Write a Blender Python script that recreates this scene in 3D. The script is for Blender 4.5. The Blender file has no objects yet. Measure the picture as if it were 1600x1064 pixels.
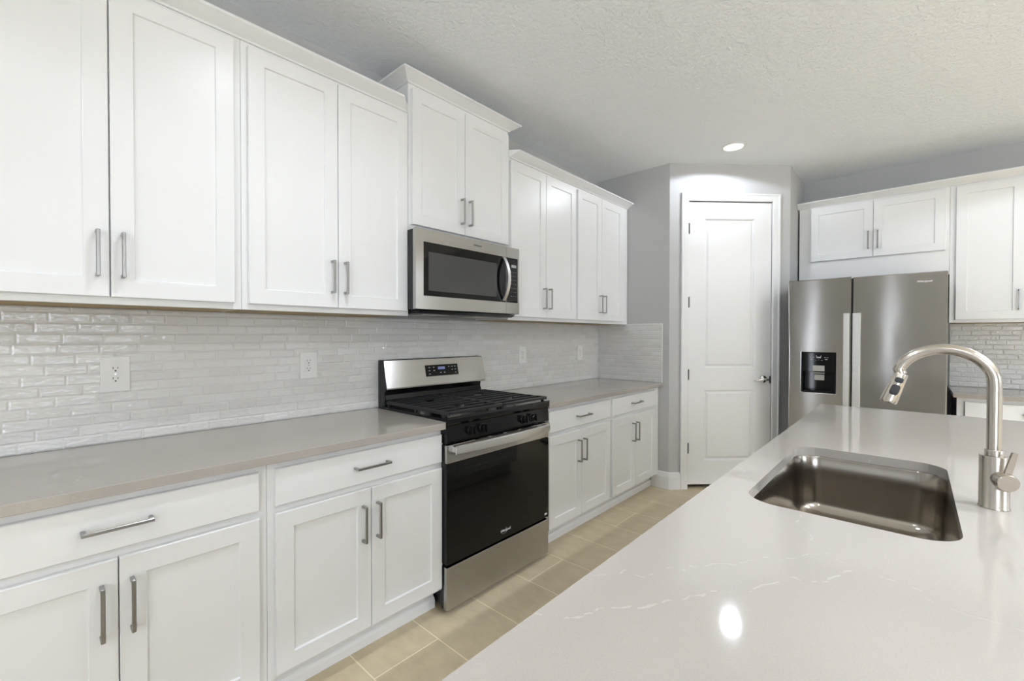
import bpy, bmesh, math, random
from mathutils import Vector, Matrix

random.seed(7)
scene = bpy.context.scene
COL = scene.collection

# ------------------------------------------------------------------ camera
CAM = Vector((2.2657, 0.0, 1.3236))
yaw, pitch, roll = 0.7382, 0.0114, 0.0011
cam_data = bpy.data.cameras.new('camera')
cam = bpy.data.objects.new('camera', cam_data)
COL.objects.link(cam)
cam_data.sensor_width = 36.0
cam_data.sensor_fit = 'HORIZONTAL'
cam_data.lens = 692.1 / 1600.0 * 36.0
cam_data.clip_start = 0.02
cam.matrix_world = (Matrix.Translation(CAM) @ Matrix.Rotation(yaw, 4, 'Z')
                    @ Matrix.Rotation(math.pi / 2 - pitch, 4, 'X') @ Matrix.Rotation(roll, 4, 'Z'))
scene.camera = cam

# ------------------------------------------------------------------ world, exposure
world = bpy.data.worlds.new('daylight')
scene.world = world
world.use_nodes = True
bg = world.node_tree.nodes['Background']
bg.inputs['Strength'].default_value = 8.0
# pale sky above the horizon, an added brighter glow below it to lift the ceiling
_wt = world.node_tree
_tc = _wt.nodes.new('ShaderNodeTexCoord')
_sx = _wt.nodes.new('ShaderNodeSeparateXYZ')
_rp = _wt.nodes.new('ShaderNodeValToRGB')
_ma = _wt.nodes.new('ShaderNodeMath')
_ma.operation = 'MULTIPLY_ADD'
_ma.inputs[1].default_value = 0.5
_ma.inputs[2].default_value = 0.5
_wt.links.new(_tc.outputs['Generated'], _sx.inputs[0])
_wt.links.new(_sx.outputs['Z'], _ma.inputs[0])
_wt.links.new(_ma.outputs[0], _rp.inputs[0])
_rp.color_ramp.elements[0].position = 0.46
_rp.color_ramp.elements[0].color = (1.42, 1.53, 1.68, 1)
_rp.color_ramp.elements[1].position = 0.50
_rp.color_ramp.elements[1].color = (0.86, 0.95, 1.09, 1)
_wt.links.new(_rp.outputs[0], bg.inputs['Color'])
scene.view_settings.view_transform = 'Standard'
scene.view_settings.look = 'None'
scene.view_settings.gamma = 1.0
scene.view_settings.use_curve_mapping = False
scene.view_settings.exposure = -0.12
scene.cycles.use_denoising = True
scene.cycles.max_bounces = 10
scene.cycles.diffuse_bounces = 6
scene.cycles.glossy_bounces = 5
scene.cycles.transparent_max_bounces = 8
scene.cycles.caustics_reflective = False
scene.cycles.caustics_refractive = False
scene.cycles.sample_clamp_indirect = 6.0
scene.cycles.blur_glossy = 0.5

CEIL = 2.80
BACK_Y = 5.115
RET_Y = 3.7257
ROOM_X = 8.2
REAR_Y = -3.6


def area_light(name, loc, rot, sx, sy, energy, color, portal=False, spread=None, disk=False):
    ld = bpy.data.lights.new(name, 'AREA')
    ld.shape = 'DISK' if disk else 'RECTANGLE'
    ld.size = sx
    if not disk:
        ld.size_y = sy
    ld.energy = energy
    ld.color = color
    if spread:
        ld.spread = spread
    o = bpy.data.objects.new(name, ld)
    COL.objects.link(o)
    o.location = loc
    o.rotation_euler = rot
    if portal:
        ld.cycles.is_portal = True
    return o


# daylight enters through unseen far-side windows, sized for their light: (wall, a0, a1, z0, z1)
WINDOWS = [('right', -0.5, 1.4, 1.35, 2.30), ('right', 3.6, 4.2, 1.2, 2.30),
           ('rear', 3.7, 5.9, 0.4, 2.35), ('rear', 0.46, 0.59, 0.1, 2.3), ('rear', 1.85, 1.96, 0.1, 2.3)]  # wide rear window added for light, narrow pair for streaks on the refrigerator
for i, (wl, a0, a1, z0, z1) in enumerate(WINDOWS):
    if wl == 'right':
        area_light('window_portal', (ROOM_X + 0.03, (a0 + a1) / 2, (z0 + z1) / 2), (0, math.radians(90), 0),
                   z1 - z0, a1 - a0, 1, (1, 1, 1), portal=True)
    else:
        area_light('window_portal', ((a0 + a1) / 2, REAR_Y - 0.03, (z0 + z1) / 2), (math.radians(90), 0, 0),
                   a1 - a0, z1 - z0, 1, (1, 1, 1), portal=True)

# ------------------------------------------------------------------ materials


def new_mat(name, color, rough=0.5, metal=0.0, spec=0.5, coat=0.0):
    m = bpy.data.materials.new(name)
    m.use_nodes = True
    b = m.node_tree.nodes['Principled BSDF']
    b.inputs['Base Color'].default_value = (*color, 1)
    b.inputs['Roughness'].default_value = rough
    b.inputs['Metallic'].default_value = metal
    b.inputs['Specular IOR Level'].default_value = spec
    b.inputs['Coat Weight'].default_value = coat
    b.inputs['Coat Roughness'].default_value = 0.05
    return m


class NT:
    """small node-tree helper"""
    def __init__(self, m):
        self.m = m
        self.t = m.node_tree
        self.n = self.t.nodes
        self.b = self.n['Principled BSDF']

    def add(self, kind, **kw):
        nd = self.n.new(kind)
        for k, v in kw.items():
            setattr(nd, k, v)
        return nd

    def link(self, a, b):
        self.t.links.new(a, b)

    def val(self, sock, v):
        if hasattr(v, 'is_output'):
            self.link(v, sock)
        else:
            sock.default_value = v

    def math(self, op, a, b=None, c=None):
        nd = self.add('ShaderNodeMath', operation=op)
        for s, v in zip(nd.inputs, (a, b, c)):
            if v is not None:
                self.val(s, v)
        return nd.outputs[0]

    def coord(self):
        return self.add('ShaderNodeNewGeometry').outputs['Position']

    def noise(self, vec, scale, detail=3.0, rough=0.5):
        nd = self.add('ShaderNodeTexNoise')
        self.link(vec, nd.inputs['Vector'])
        nd.inputs['Scale'].default_value = scale
        nd.inputs['Detail'].default_value = detail
        nd.inputs['Roughness'].default_value = rough
        return nd.outputs['Fac']

    def ramp(self, fac, stops):
        nd = self.add('ShaderNodeValToRGB')
        self.link(fac, nd.inputs['Fac'])
        cr = nd.color_ramp
        while len(cr.elements) > 1:
            cr.elements.remove(cr.elements[-1])
        cr.elements[0].position = stops[0][0]
        cr.elements[0].color = (*stops[0][1], 1)
        for p, c in stops[1:]:
            e = cr.elements.new(p)
            e.color = (*c, 1)
        return nd.outputs['Color']

    def mix(self, fac, a, b):
        nd = self.add('ShaderNodeMix', data_type='RGBA')
        self.val(nd.inputs['Factor'], fac)
        for s, v in ((nd.inputs[6], a), (nd.inputs[7], b)):
            if hasattr(v, 'is_output'):
                self.link(v, s)
            else:
                s.default_value = (*v, 1)
        return nd.outputs[2]

    def scale(self, vec, s):
        nd = self.add('ShaderNodeVectorMath', operation='MULTIPLY')
        self.link(vec, nd.inputs[0])
        nd.inputs[1].default_value = s
        return nd.outputs[0]

    def bump(self, h, strength, dist):
        nd = self.add('ShaderNodeBump')
        nd.inputs['Strength'].default_value = strength
        nd.inputs['Distance'].default_value = dist
        self.link(h, nd.inputs['Height'])
        self.link(nd.outputs['Normal'], self.b.inputs['Normal'])


def painted(name, color, rough, scale=400, strength=0.05, dist=0.0004):
    m = new_mat(name, color, rough)
    t = NT(m)
    t.bump(t.noise(t.coord(), scale, 2), strength, dist)
    return m


def brushed(name, color, rough, aniso, vertical_tangent=True, grain=0.05, wavy=False):
    m = new_mat(name, color, rough, 1.0)
    t = NT(m)
    p = t.coord()
    g = t.noise(t.scale(p, (6, 6, 700)), 1.0, 2)
    lo = tuple(c * (1 - grain) for c in color)
    hi = tuple(min(1, c * (1 + grain)) for c in color)
    t.link(t.ramp(g, [(0.3, lo), (0.7, hi)]), t.b.inputs['Base Color'])
    if aniso:
        t.b.inputs['Anisotropic'].default_value = aniso
        c = t.add('ShaderNodeCombineXYZ')
        c.inputs[2].default_value = 1.0
        t.link(c.outputs[0], t.b.inputs['Tangent'])
        t.b.inputs['Anisotropic Rotation'].default_value = 0.0 if vertical_tangent else 0.25
        if wavy:
            t.bump(t.noise(t.scale(p, (4.0, 4.0, 2.0)), 1.0, 1.0), 0.5, 0.002)
    return m


M = {}
M['cabinet'] = painted('white_cabinet_paint', (0.80, 0.805, 0.81), 0.32, 300, 0.03)
M['trim'] = painted('white_trim_paint', (0.80, 0.805, 0.81), 0.35, 300, 0.03)
M['door'] = painted('white_door_paint', (0.82, 0.825, 0.83), 0.35, 260, 0.04)
M['wall'] = painted('grey_wall_paint', (0.50, 0.503, 0.505), 0.75, 220, 0.12, 0.001)
M['plastic'] = painted('white_plastic', (0.78, 0.78, 0.77), 0.35)
M['wood'] = painted('raw_plywood_underside', (0.42, 0.31, 0.15), 0.7)
M['nickel'] = brushed('brushed_nickel', (0.37, 0.365, 0.355), 0.30, 0.0)
M['faucet'] = brushed('faucet_nickel', (0.55, 0.51, 0.45), 0.24, 0.0, grain=0.02)
M['chrome'] = brushed('door_chrome', (0.70, 0.70, 0.70), 0.12, 0.0, grain=0.01)
M['steel'] = brushed('stainless_steel', (0.46, 0.45, 0.435), 0.22, 0.9)
M['fridge_steel'] = brushed('refrigerator_steel', (0.40, 0.385, 0.365), 0.17, 0.95, True, 0.03, True)
M['steel_light'] = brushed('handle_steel', (0.80, 0.80, 0.79), 0.30, 0.4)
M['sink'] = brushed('sink_steel', (0.38, 0.35, 0.31), 0.19, 0.0, grain=0.03)
M['black'] = painted('black_enamel', (0.005, 0.005, 0.0055), 0.16)
M['black_matte'] = painted('black_cast_iron', (0.010, 0.010, 0.011), 0.45, 500, 0.2)
M['black_plastic'] = painted('dark_plastic', (0.02, 0.02, 0.022), 0.35)
M['case'] = painted('dark_grey_case', (0.010, 0.010, 0.011), 0.45)
M['black'].node_tree.nodes['Principled BSDF'].inputs['Specular IOR Level'].default_value = 0.3
M['glass_black'] = new_mat('black_glass', (0.004, 0.004, 0.004), 0.04, 0, 0.3)
NT(M['glass_black'])
M['hinge'] = brushed('hinge_metal', (0.12, 0.12, 0.12), 0.35, 0.0)
M['slot'] = new_mat('dark_slot', (0.01, 0.01, 0.01), 0.6)
M['grey_mark'] = new_mat('grey_marking', (0.35, 0.36, 0.38), 0.5)
M['white_mark'] = new_mat('white_marking', (0.75, 0.76, 0.78), 0.4)
M['dark_mark'] = new_mat('dark_marking', (0.09, 0.09, 0.09), 0.4)
M['pad'] = new_mat('grey_paddle', (0.42, 0.42, 0.41), 0.4)
M['burner'] = brushed('burner_aluminium', (0.45, 0.43, 0.40), 0.4, 0.0)
M['rubber'] = new_mat('black_rubber', (0.012, 0.012, 0.012), 0.45)

m = new_mat('lit_display', (0.02, 0.02, 0.03), 0.1)
m.node_tree.nodes['Principled BSDF'].inputs['Emission Color'].default_value = (0.35, 0.45, 1.0, 1)
m.node_tree.nodes['Principled BSDF'].inputs['Emission Strength'].default_value = 0.35
M['display'] = m
m = new_mat('lamp_lens', (0.9, 0.88, 0.8), 0.4)
m.node_tree.nodes['Principled BSDF'].inputs['Emission Color'].default_value = (1.0, 0.86, 0.62, 1)
m.node_tree.nodes['Principled BSDF'].inputs['Emission Strength'].default_value = 3.0
M['lens'] = m

# ceiling with a knockdown texture
m = new_mat('textured_ceiling', (0.90, 0.925, 0.96), 0.85)
t = NT(m)
p = t.coord()
h = t.ramp(t.noise(p, 48, 4, 0.6), [(0.42, (0, 0, 0)), (0.60, (1, 1, 1))])
t.bump(h, 0.7, 0.004)
M['ceiling'] = m

# polished quartz
m = new_mat('polished_quartz', (0.5, 0.48, 0.45), 0.07, 0, 0.5)
t = NT(m)
p = t.coord()
base = t.ramp(t.noise(p, 420, 2), [(0.3, (0.385, 0.355, 0.32)), (0.7, (0.425, 0.392, 0.355))])
cloud = t.noise(p, 5, 3)
base = t.mix(t.math('MULTIPLY', cloud, 0.35), base, (0.40, 0.372, 0.34))
wn = t.add('ShaderNodeTexNoise')
t.link(p, wn.inputs['Vector'])
wn.inputs['Scale'].default_value = 7
wn.inputs['Detail'].default_value = 5
off = t.add('ShaderNodeVectorMath', operation='MULTIPLY_ADD')
t.link(wn.outputs['Color'], off.inputs[0])
off.inputs[1].default_value = (0.16, 0.16, 0.0)
t.link(p, off.inputs[2])
vor = t.add('ShaderNodeTexVoronoi', feature='DISTANCE_TO_EDGE')
t.link(off.outputs[0], vor.inputs['Vector'])
vor.inputs['Scale'].default_value = 1.1
vein = t.math('LESS_THAN', vor.outputs['Distance'], 0.0011)
brk = t.math('GREATER_THAN', t.noise(p, 55, 4), 0.5)
vein = t.math('MULTIPLY', vein, brk)
vein = t.math('MULTIPLY', vein, 0.18)
base = t.mix(vein, base, (0.75, 0.73, 0.70))
t.link(base, t.b.inputs['Base Color'])
M['quartz'] = m

# glossy hand-made glass tile
m = new_mat('glossy_tile', (0.74, 0.735, 0.72), 0.035, 0, 0.6)
t = NT(m)
p = t.coord()
geo = t.add('ShaderNodeNewGeometry')
t.link(t.ramp(geo.outputs['Random Per Island'], [(0, (0.66, 0.657, 0.645)), (1, (0.73, 0.73, 0.72))]), t.b.inputs['Base Color'])
h = t.noise(t.scale(p, (1, 0.45, 1)), 85, 1.5, 0.5)
t.bump(h, 0.7, 0.003)
M['tile'] = m
M['grout'] = painted('pale_grout', (0.70, 0.695, 0.68), 0.8)

# large beige floor tile, one-third running bond, rows across the aisle
m = new_mat('beige_floor_tile', (0.36, 0.31, 0.23), 0.34)
t = NT(m)
p = t.coord()
sep = t.add('ShaderNodeSeparateXYZ')
t.link(p, sep.inputs[0])
PIT = 0.3085
ry = t.math('DIVIDE', t.math('SUBTRACT', sep.outputs['Y'], 0.892 - 30 * PIT), PIT)
row = t.math('FLOOR', ry)
fy = t.math('MULTIPLY', t.math('SUBTRACT', ry, row), PIT)
shift = t.math('MULTIPLY', t.math('MODULO', row, 3.0), 0.2057)
LX = 0.617
rx = t.math('DIVIDE', t.math('SUBTRACT', t.math('SUBTRACT', sep.outputs['X'], shift), 0.735 - 20 * LX), LX)
colx = t.math('FLOOR', rx)
fx = t.math('MULTIPLY', t.math('SUBTRACT', rx, colx), LX)
g = 0.0042
lines = t.math('MAXIMUM', t.math('LESS_THAN', fy, g), t.math('LESS_THAN', fx, g))
wn = t.add('ShaderNodeTexWhiteNoise', noise_dimensions='2D')
cmb = t.add('ShaderNodeCombineXYZ')
t.link(row, cmb.inputs[0])
t.link(colx, cmb.inputs[1])
t.link(cmb.outputs[0], wn.inputs['Vector'])
mott = t.ramp(t.noise(t.scale(p, (1, 1.6, 1)), 9, 6, 0.62), [(0.3, (0.48, 0.40, 0.265)), (0.7, (0.59, 0.50, 0.345))])
var = t.mix(t.math('MULTIPLY', wn.outputs['Value'], 0.25), mott, (0.49, 0.41, 0.28))
colr = t.mix(lines, var, (0.80, 0.70, 0.52))
t.link(colr, t.b.inputs['Base Color'])
hh = t.math('SUBTRACT', t.math('MULTIPLY', t.noise(p, 60, 4), 0.15), lines)
t.bump(hh, 0.3, 0.0015)
M['floor'] = m

# clear window pane: mostly see-through with a faint reflection
m = bpy.data.materials.new('window_glass')
m.use_nodes = True
nt = m.node_tree
nt.nodes.clear()
o_ = nt.nodes.new('ShaderNodeOutputMaterial')
mx = nt.nodes.new('ShaderNodeMixShader')
mx.inputs[0].default_value = 0.06
tr = nt.nodes.new('ShaderNodeBsdfTransparent')
gl = nt.nodes.new('ShaderNodeBsdfGlossy')
gl.inputs['Roughness'].default_value = 0.02
nt.links.new(tr.outputs[0], mx.inputs[1])
nt.links.new(gl.outputs[0], mx.inputs[2])
nt.links.new(mx.outputs[0], o_.inputs['Surface'])
M['pane'] = m

# ------------------------------------------------------------------ mesh builder
R2 = math.sqrt(0.5)


def f_world(u, d, z):
    return Vector((u, d, z))


def f_left(u, d, z):                    # left wall: u runs along it, d out of it
    return Vector((d, u, z))


def f_back(u, d, z):                    # fridge wall
    return Vector((u, BACK_Y - d, z))


def f_ret(u, d, z):                     # short return wall beside the pantry
    return Vector((u, RET_Y - d, z))


def f_ang(u, d, z):                     # 45 degree pantry wall
    return Vector((0.702 + (u + d) * R2, RET_Y + (u - d) * R2, z))


class MB:
    def __init__(self, frame=f_world):
        self.bm = bmesh.new()
        self.f = frame

    def v(self, p):
        return self.bm.verts.new(self.f(*p))

    def box(self, u0, u1, d0, d1, z0, z1, bev=0.0, seg=1):
        P = [(u0, d0, z0), (u1, d0, z0), (u1, d1, z0), (u0, d1, z0),
             (u0, d0, z1), (u1, d0, z1), (u1, d1, z1), (u0, d1, z1)]
        vs = [self.v(p) for p in P]
        fs = [self.bm.faces.new([vs[i] for i in q]) for q in
              ((0, 3, 2, 1), (4, 5, 6, 7), (0, 1, 5, 4), (1, 2, 6, 5), (2, 3, 7, 6), (3, 0, 4, 7))]
        if bev > 0:
            es = {e for f in fs for e in f.edges}
            bmesh.ops.bevel(self.bm, geom=list(es), offset=bev, segments=seg, affect='EDGES', profile=0.5)
        return self

    def prism(self, pts, axis, a, b):
        """closed polygon swept straight; axis 'u': pts are (d,z); 'z': pts are (u,d); 'd': pts are (u,z)"""
        def mk(p, w):
            return {'u': (w, p[0], p[1]), 'z': (p[0], p[1], w), 'd': (p[0], w, p[1])}[axis]
        A = [self.v(mk(p, a)) for p in pts]
        B = [self.v(mk(p, b)) for p in pts]
        n = len(pts)
        self.bm.faces.new(A)
        self.bm.faces.new(B[::-1])
        for i in range(n):
            j = (i + 1) % n
            self.bm.faces.new((A[i], B[i], B[j], A[j]))
        return self

    def rings(self, rings, closed_ring=True, cap=True, loop=False):
        R = [[self.v(p) for p in r] for r in rings]
        n = len(R[0])
        m_ = len(R)
        for k in range(m_ if loop else m_ - 1):
            a, b = R[k], R[(k + 1) % m_]
            for i in range(n if closed_ring else n - 1):
                j = (i + 1) % n
                self.bm.faces.new((a[i], a[j], b[j], b[i]))
        if cap and not loop:
            self.bm.faces.new(R[0])
            self.bm.faces.new(R[-1][::-1])
        return self

    def cyl(self, p0, p1, r0, r1=None, n=24):
        r1 = r0 if r1 is None else r1
        return self.tube([p0, p1], [r0, r1], n)

    def tube(self, path, r, n=16, squash=None):
        path = [Vector(p) for p in path]
        rs = r if isinstance(r, (list, tuple)) else [r] * len(path)
        rings = []
        prev = None
        for i, p in enumerate(path):
            if i == 0:
                tdir = path[1] - path[0]
            elif i == len(path) - 1:
                tdir = path[-1] - path[-2]
            else:
                tdir = (path[i + 1] - path[i]).normalized() + (path[i] - path[i - 1]).normalized()
            tdir.normalize()
            if prev is None:
                ref = Vector((0, 0, 1)) if abs(tdir.z) < 0.9 else Vector((0, 1, 0))
                a = tdir.cross(ref).normalized()
            else:
                a = (prev - tdir * prev.dot(tdir)).normalized()
            prev = a
            b = tdir.cross(a)
            rings.append([tuple(p + (a * math.cos(2 * math.pi * k / n) + b * math.sin(2 * math.pi * k / n)) * rs[i]) for k in range(n)])
        return self.rings(rings)

    def lathe(self, prof, c, n=32):
        """profile (r,z) turned about the vertical through c=(u,d,z)"""
        rings = [[(c[0] + r * math.cos(2 * math.pi * k / n), c[1] + r * math.sin(2 * math.pi * k / n), c[2] + z) for k in range(n)] for r, z in prof]
        return self.rings(rings)

    def sweep(self, prof, pts, odirs, hdir=(0, 0, 1)):
        """profile (o,h) carried along pts; o along each point's own mitre vector"""
        H = Vector(hdir)
        return self.rings([[tuple(Vector(p) + Vector(od) * o + H * h) for o, h in prof] for p, od in zip(pts, odirs)])

    def panel_slab(self, u0, u1, z0, z1, d0, d1, pu, pz, ring, edge=0.0015):
        """a slab whose front (d1) carries panels: u-range pu, z-ranges pz, ring = steps (inset, depth)"""
        e = edge
        us = [u0 + e, pu[0], pu[1], u1 - e] if pu else [u0 + e, u1 - e]
        zs = [z0 + e]
        for a, b in (pz if pu else []):
            zs += [a, b]
        zs.append(z1 - e)
        G = [[self.v((u, d1, z)) for u in us] for z in zs]
        for zi in range(len(zs) - 1):
            for ui in range(len(us) - 1):
                q = [G[zi][ui], G[zi][ui + 1], G[zi + 1][ui + 1], G[zi + 1][ui]]
                if pu and ui == 1 and zi % 2 == 1:
                    a, b = pu
                    c, f = pz[zi // 2]
                    prev = q
                    for ins, dep in ring:
                        nx = [self.v((a + ins, d1 - dep, c + ins)), self.v((b - ins, d1 - dep, c + ins)),
                              self.v((b - ins, d1 - dep, f - ins)), self.v((a + ins, d1 - dep, f - ins))]
                        for i in range(4):
                            j = (i + 1) % 4
                            self.bm.faces.new((prev[i], prev[j], nx[j], nx[i]))
                        prev = nx
                    self.bm.faces.new(prev)
                else:
                    self.bm.faces.new(q)
        # perimeter
        per = []
        nz, nu = len(zs), len(us)
        per += [G[0][i] for i in range(nu)]
        per += [G[i][nu - 1] for i in range(1, nz)]
        per += [G[nz - 1][i] for i in range(nu - 2, -1, -1)]
        per += [G[i][0] for i in range(nz - 2, 0, -1)]
        coords = []
        coords += [(u, z0) for u in us]
        coords += [(u1, z) for z in zs[1:]]
        coords += [(u, z1) for u in us[-2::-1]]
        coords += [(u0, z) for z in zs[-2:0:-1]]
        coords[0] = (u0, z0)
        coords[nu - 1] = (u1, z0)
        coords[nu - 1 + nz - 1] = (u1, z1)
        coords[nu - 1 + nz - 1 + nu - 1] = (u0, z1)
        s1 = [self.v((u, d1 - e, z)) for u, z in coords]
        s2 = [self.v((u, d0, z)) for u, z in coords]
        n = len(per)
        for i in range(n):
            j = (i + 1) % n
            self.bm.faces.new((per[i], s1[i], s1[j], per[j]))
            self.bm.faces.new((s1[i], s2[i], s2[j], s1[j]))
        self.bm.faces.new(s2[::-1])
        return self

    def build(self, name, mat, parent=None, smooth=False, loc=None, auto=35):
        bm = self.bm
        bmesh.ops.recalc_face_normals(bm, faces=bm.faces)
        org = Vector((0, 0, 0))
        if parent is not None:
            q = parent
            while q is not None:
                org = org + q.location
                q = q.parent
        elif loc == 'base':
            xs = [v.co.x for v in bm.verts]
            ys = [v.co.y for v in bm.verts]
            zs = [v.co.z for v in bm.verts]
            org = Vector(((min(xs) + max(xs)) / 2, (min(ys) + max(ys)) / 2, min(zs)))
        elif loc is not None:
            org = Vector(loc)
        if org.length > 0:
            bmesh.ops.translate(bm, verts=bm.verts, vec=-org)
        me = bpy.data.meshes.new(name)
        bm.to_mesh(me)
        bm.free()
        me.materials.append(mat if not isinstance(mat, str) else M[mat])
        if smooth:
            for pl in me.polygons:
                pl.use_smooth = True
            me.set_sharp_from_angle(angle=math.radians(auto))
        o = bpy.data.objects.new(name, me)
        COL.objects.link(o)
        if parent is not None:
            o.parent = parent
        else:
            o.location = org
        return o


def tag(o, label, cat, group=None):
    o['label'] = label
    o['category'] = cat
    if group:
        o['group'] = group
    return o


def struct(o):
    o['kind'] = 'structure'
    return o


def thing(name, label, cat, loc, group=None):
    o = bpy.data.objects.new(name, None)
    o.empty_display_size = 0.1
    COL.objects.link(o)
    o.location = loc
    return tag(o, label, cat, group)


def lettering(name, body, size, origin, xdir, ydir, mat, parent, shear=0.0, depth=0.0006, bold=0.0):
    """flat raised lettering; origin = left end of the base line in world space"""
    cu = bpy.data.curves.new(name, 'FONT')
    cu.body = body
    cu.size = size
    cu.shear = shear
    cu.extrude = depth
    cu.offset = bold
    tmp = bpy.data.objects.new(name + '_tmp', cu)
    COL.objects.link(tmp)
    dg = bpy.context.evaluated_depsgraph_get()
    dg.update()
    me = bpy.data.meshes.new_from_object(tmp.evaluated_get(dg))
    bpy.data.objects.remove(tmp)
    X = Vector(xdir).normalized()
    Y = Vector(ydir).normalized()
    Z = X.cross(Y)
    rot = Matrix((X, Y, Z)).transposed().to_4x4()
    me.transform(Matrix.Translation(Vector(origin)) @ rot)
    org = Vector((0, 0, 0))
    q = parent
    while q is not None:
        org = org + q.location
        q = q.parent
    me.transform(Matrix.Translation(-org))
    me.name = name
    me.materials.clear()
    me.materials.append(M[mat])
    o = bpy.data.objects.new(name, me)
    COL.objects.link(o)
    o.parent = parent
    return o


# ------------------------------------------------------------------ room shell
struct(MB().box(-0.1, ROOM_X + 0.1, REAR_Y - 0.1, BACK_Y + 0.1, -0.1, 0.0).build('floor', 'floor'))
struct(MB().box(-0.1, ROOM_X + 0.1, REAR_Y - 0.1, BACK_Y + 0.1, CEIL, CEIL + 0.1).build('ceiling', 'ceiling'))
struct(MB().box(-0.1, 0.0, REAR_Y - 0.1, BACK_Y + 0.1, 0, CEIL).build('wall_left', 'wall'))
struct(MB().box(0.0, ROOM_X + 0.1, BACK_Y, BACK_Y + 0.1, 0, CEIL).build('wall_back', 'wall'))
# pantry corner: return wall, angled door wall, side wall
struct(MB().prism([(0, RET_Y), (0.702, RET_Y), (0.702 - 0.1 * (math.sqrt(2) - 1), RET_Y + 0.1), (0, RET_Y + 0.1)], 'z', 0, CEIL).build('wall_return', 'wall'))
D0, D1, DTOP = 0.167, 0.903, 2.478       # door opening along the angled wall
ANG = 1.0665
mb = MB(f_ang)
mb.box(0, D0 - 0.005, -0.0999, 0, 0, CEIL)
mb.box(D1 + 0.005, ANG, -0.0999, 0, 0, CEIL)
mb.box(D0 - 0.005, D1 + 0.005, -0.0999, 0, DTOP + 0.005, CEIL)
struct(mb.build('wall_pantry', 'wall'))
PX = 0.702 + ANG * R2
PY = RET_Y + ANG * R2
struct(MB().prism([(PX, PY), (PX, BACK_Y), (PX - 0.1, BACK_Y), (PX - 0.1, PY + 0.1 * (math.sqrt(2) - 1))], 'z', 0, CEIL).build('wall_pantry_side', 'wall'))


def wall_with_openings(name, along, c0, c1, ops, lo, hi):
    """ops: (a0,a1,z0,z1); the wall occupies c0..c1 across and lo..hi along"""
    mb = MB()

    def bx(a0, a1, z0, z1):
        if a1 - a0 < 1e-4 or z1 - z0 < 1e-4:
            return
        if along == 'y':
            mb.box(c0, c1, a0, a1, z0, z1)
        else:
            mb.box(a0, a1, c0, c1, z0, z1)
    cur = lo
    for a0, a1, z0, z1 in sorted(ops):
        bx(cur, a0, 0, CEIL)
        bx(a0, a1, 0, z0)
        bx(a0, a1, z1, CEIL)
        cur = a1
    bx(cur, hi, 0, CEIL)
    return struct(mb.build(name, 'wall'))


wall_with_openings('wall_right', 'y', ROOM_X, ROOM_X + 0.1, [w[1:] for w in WINDOWS if w[0] == 'right'], REAR_Y - 0.1, BACK_Y)
wall_with_openings('wall_rear', 'x', REAR_Y - 0.1, REAR_Y, [w[1:] for w in WINDOWS if w[0] == 'rear'], 0.0, ROOM_X)
for i, (wl, a0, a1, z0, z1) in enumerate(WINDOWS):
    def bx(mb, p0, p1, q0, q1, c0, c1):
        if wl == 'right':
            mb.box(ROOM_X + c0, ROOM_X + c1, p0, p1, q0, q1)
        else:
            mb.box(p0, p1, REAR_Y - c1, REAR_Y - c0, q0, q1)
    fr = MB()
    w = 0.05 if a1 - a0 > 0.5 else 0.02
    bx(fr, a0, a1, z0, z0 + w, 0.03, 0.09)
    bx(fr, a0, a1, z1 - w, z1, 0.03, 0.09)
    bx(fr, a0, a0 + w, z0 + w, z1 - w, 0.03, 0.09)
    bx(fr, a1 - w, a1, z0 + w, z1 - w, 0.03, 0.09)
    wide = a1 - a0 > 0.5
    w = w if wide else 0.02
    if wide:
        bx(fr, (a0 + a1) / 2 - w / 2, (a0 + a1) / 2 + w / 2, z0 + w, z1 - w, 0.03, 0.09)
    root = struct(fr.build('window_%d' % (i + 1), 'trim'))
    pn = MB()
    if wide:
        bx(pn, a0 + w, (a0 + a1) / 2 - w / 2, z0 + w, z1 - w, 0.058, 0.062)
        bx(pn, (a0 + a1) / 2 + w / 2, a1 - w, z0 + w, z1 - w, 0.058, 0.062)
    else:
        bx(pn, a0 + w, a1 - w, z0 + w, z1 - w, 0.058, 0.062)
    pn.build('pane', M['pane'], root)

# baseboards
BB = [(0, 0), (0.016, 0), (0.016, 0.105), (0.012, 0.118), (0.009, 0.138), (0.004, 0.145), (0, 0.145)]
a = 0.414
mb = MB()
mb.sweep(BB, [(0.55, RET_Y, 0), (0.702, RET_Y, 0)], [(0, -1, 0), (a, -1, 0)])
struct(mb.build('baseboard_return', 'trim'))
mb = MB()
e = Vector((0.702, RET_Y, 0)) + Vector((R2, R2, 0)) * 0.098
mb.sweep(BB, [(0.702, RET_Y, 0), tuple(e)], [(a, -1, 0), (R2, -R2, 0)])
struct(mb.build('baseboard_pantry_left', 'trim'))
mb = MB()
s = Vector((0.702, RET_Y, 0)) + Vector((R2, R2, 0)) * 0.970
mb.sweep(BB, [tuple(s), (PX, PY, 0)], [(R2, -R2, 0), (1, -a, 0)])
mb.sweep(BB, [(PX, PY, 0), (PX, BACK_Y, 0)], [(1, -a, 0), (1, 0, 0)])
struct(mb.build('baseboard_pantry_right', 'trim'))

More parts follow.
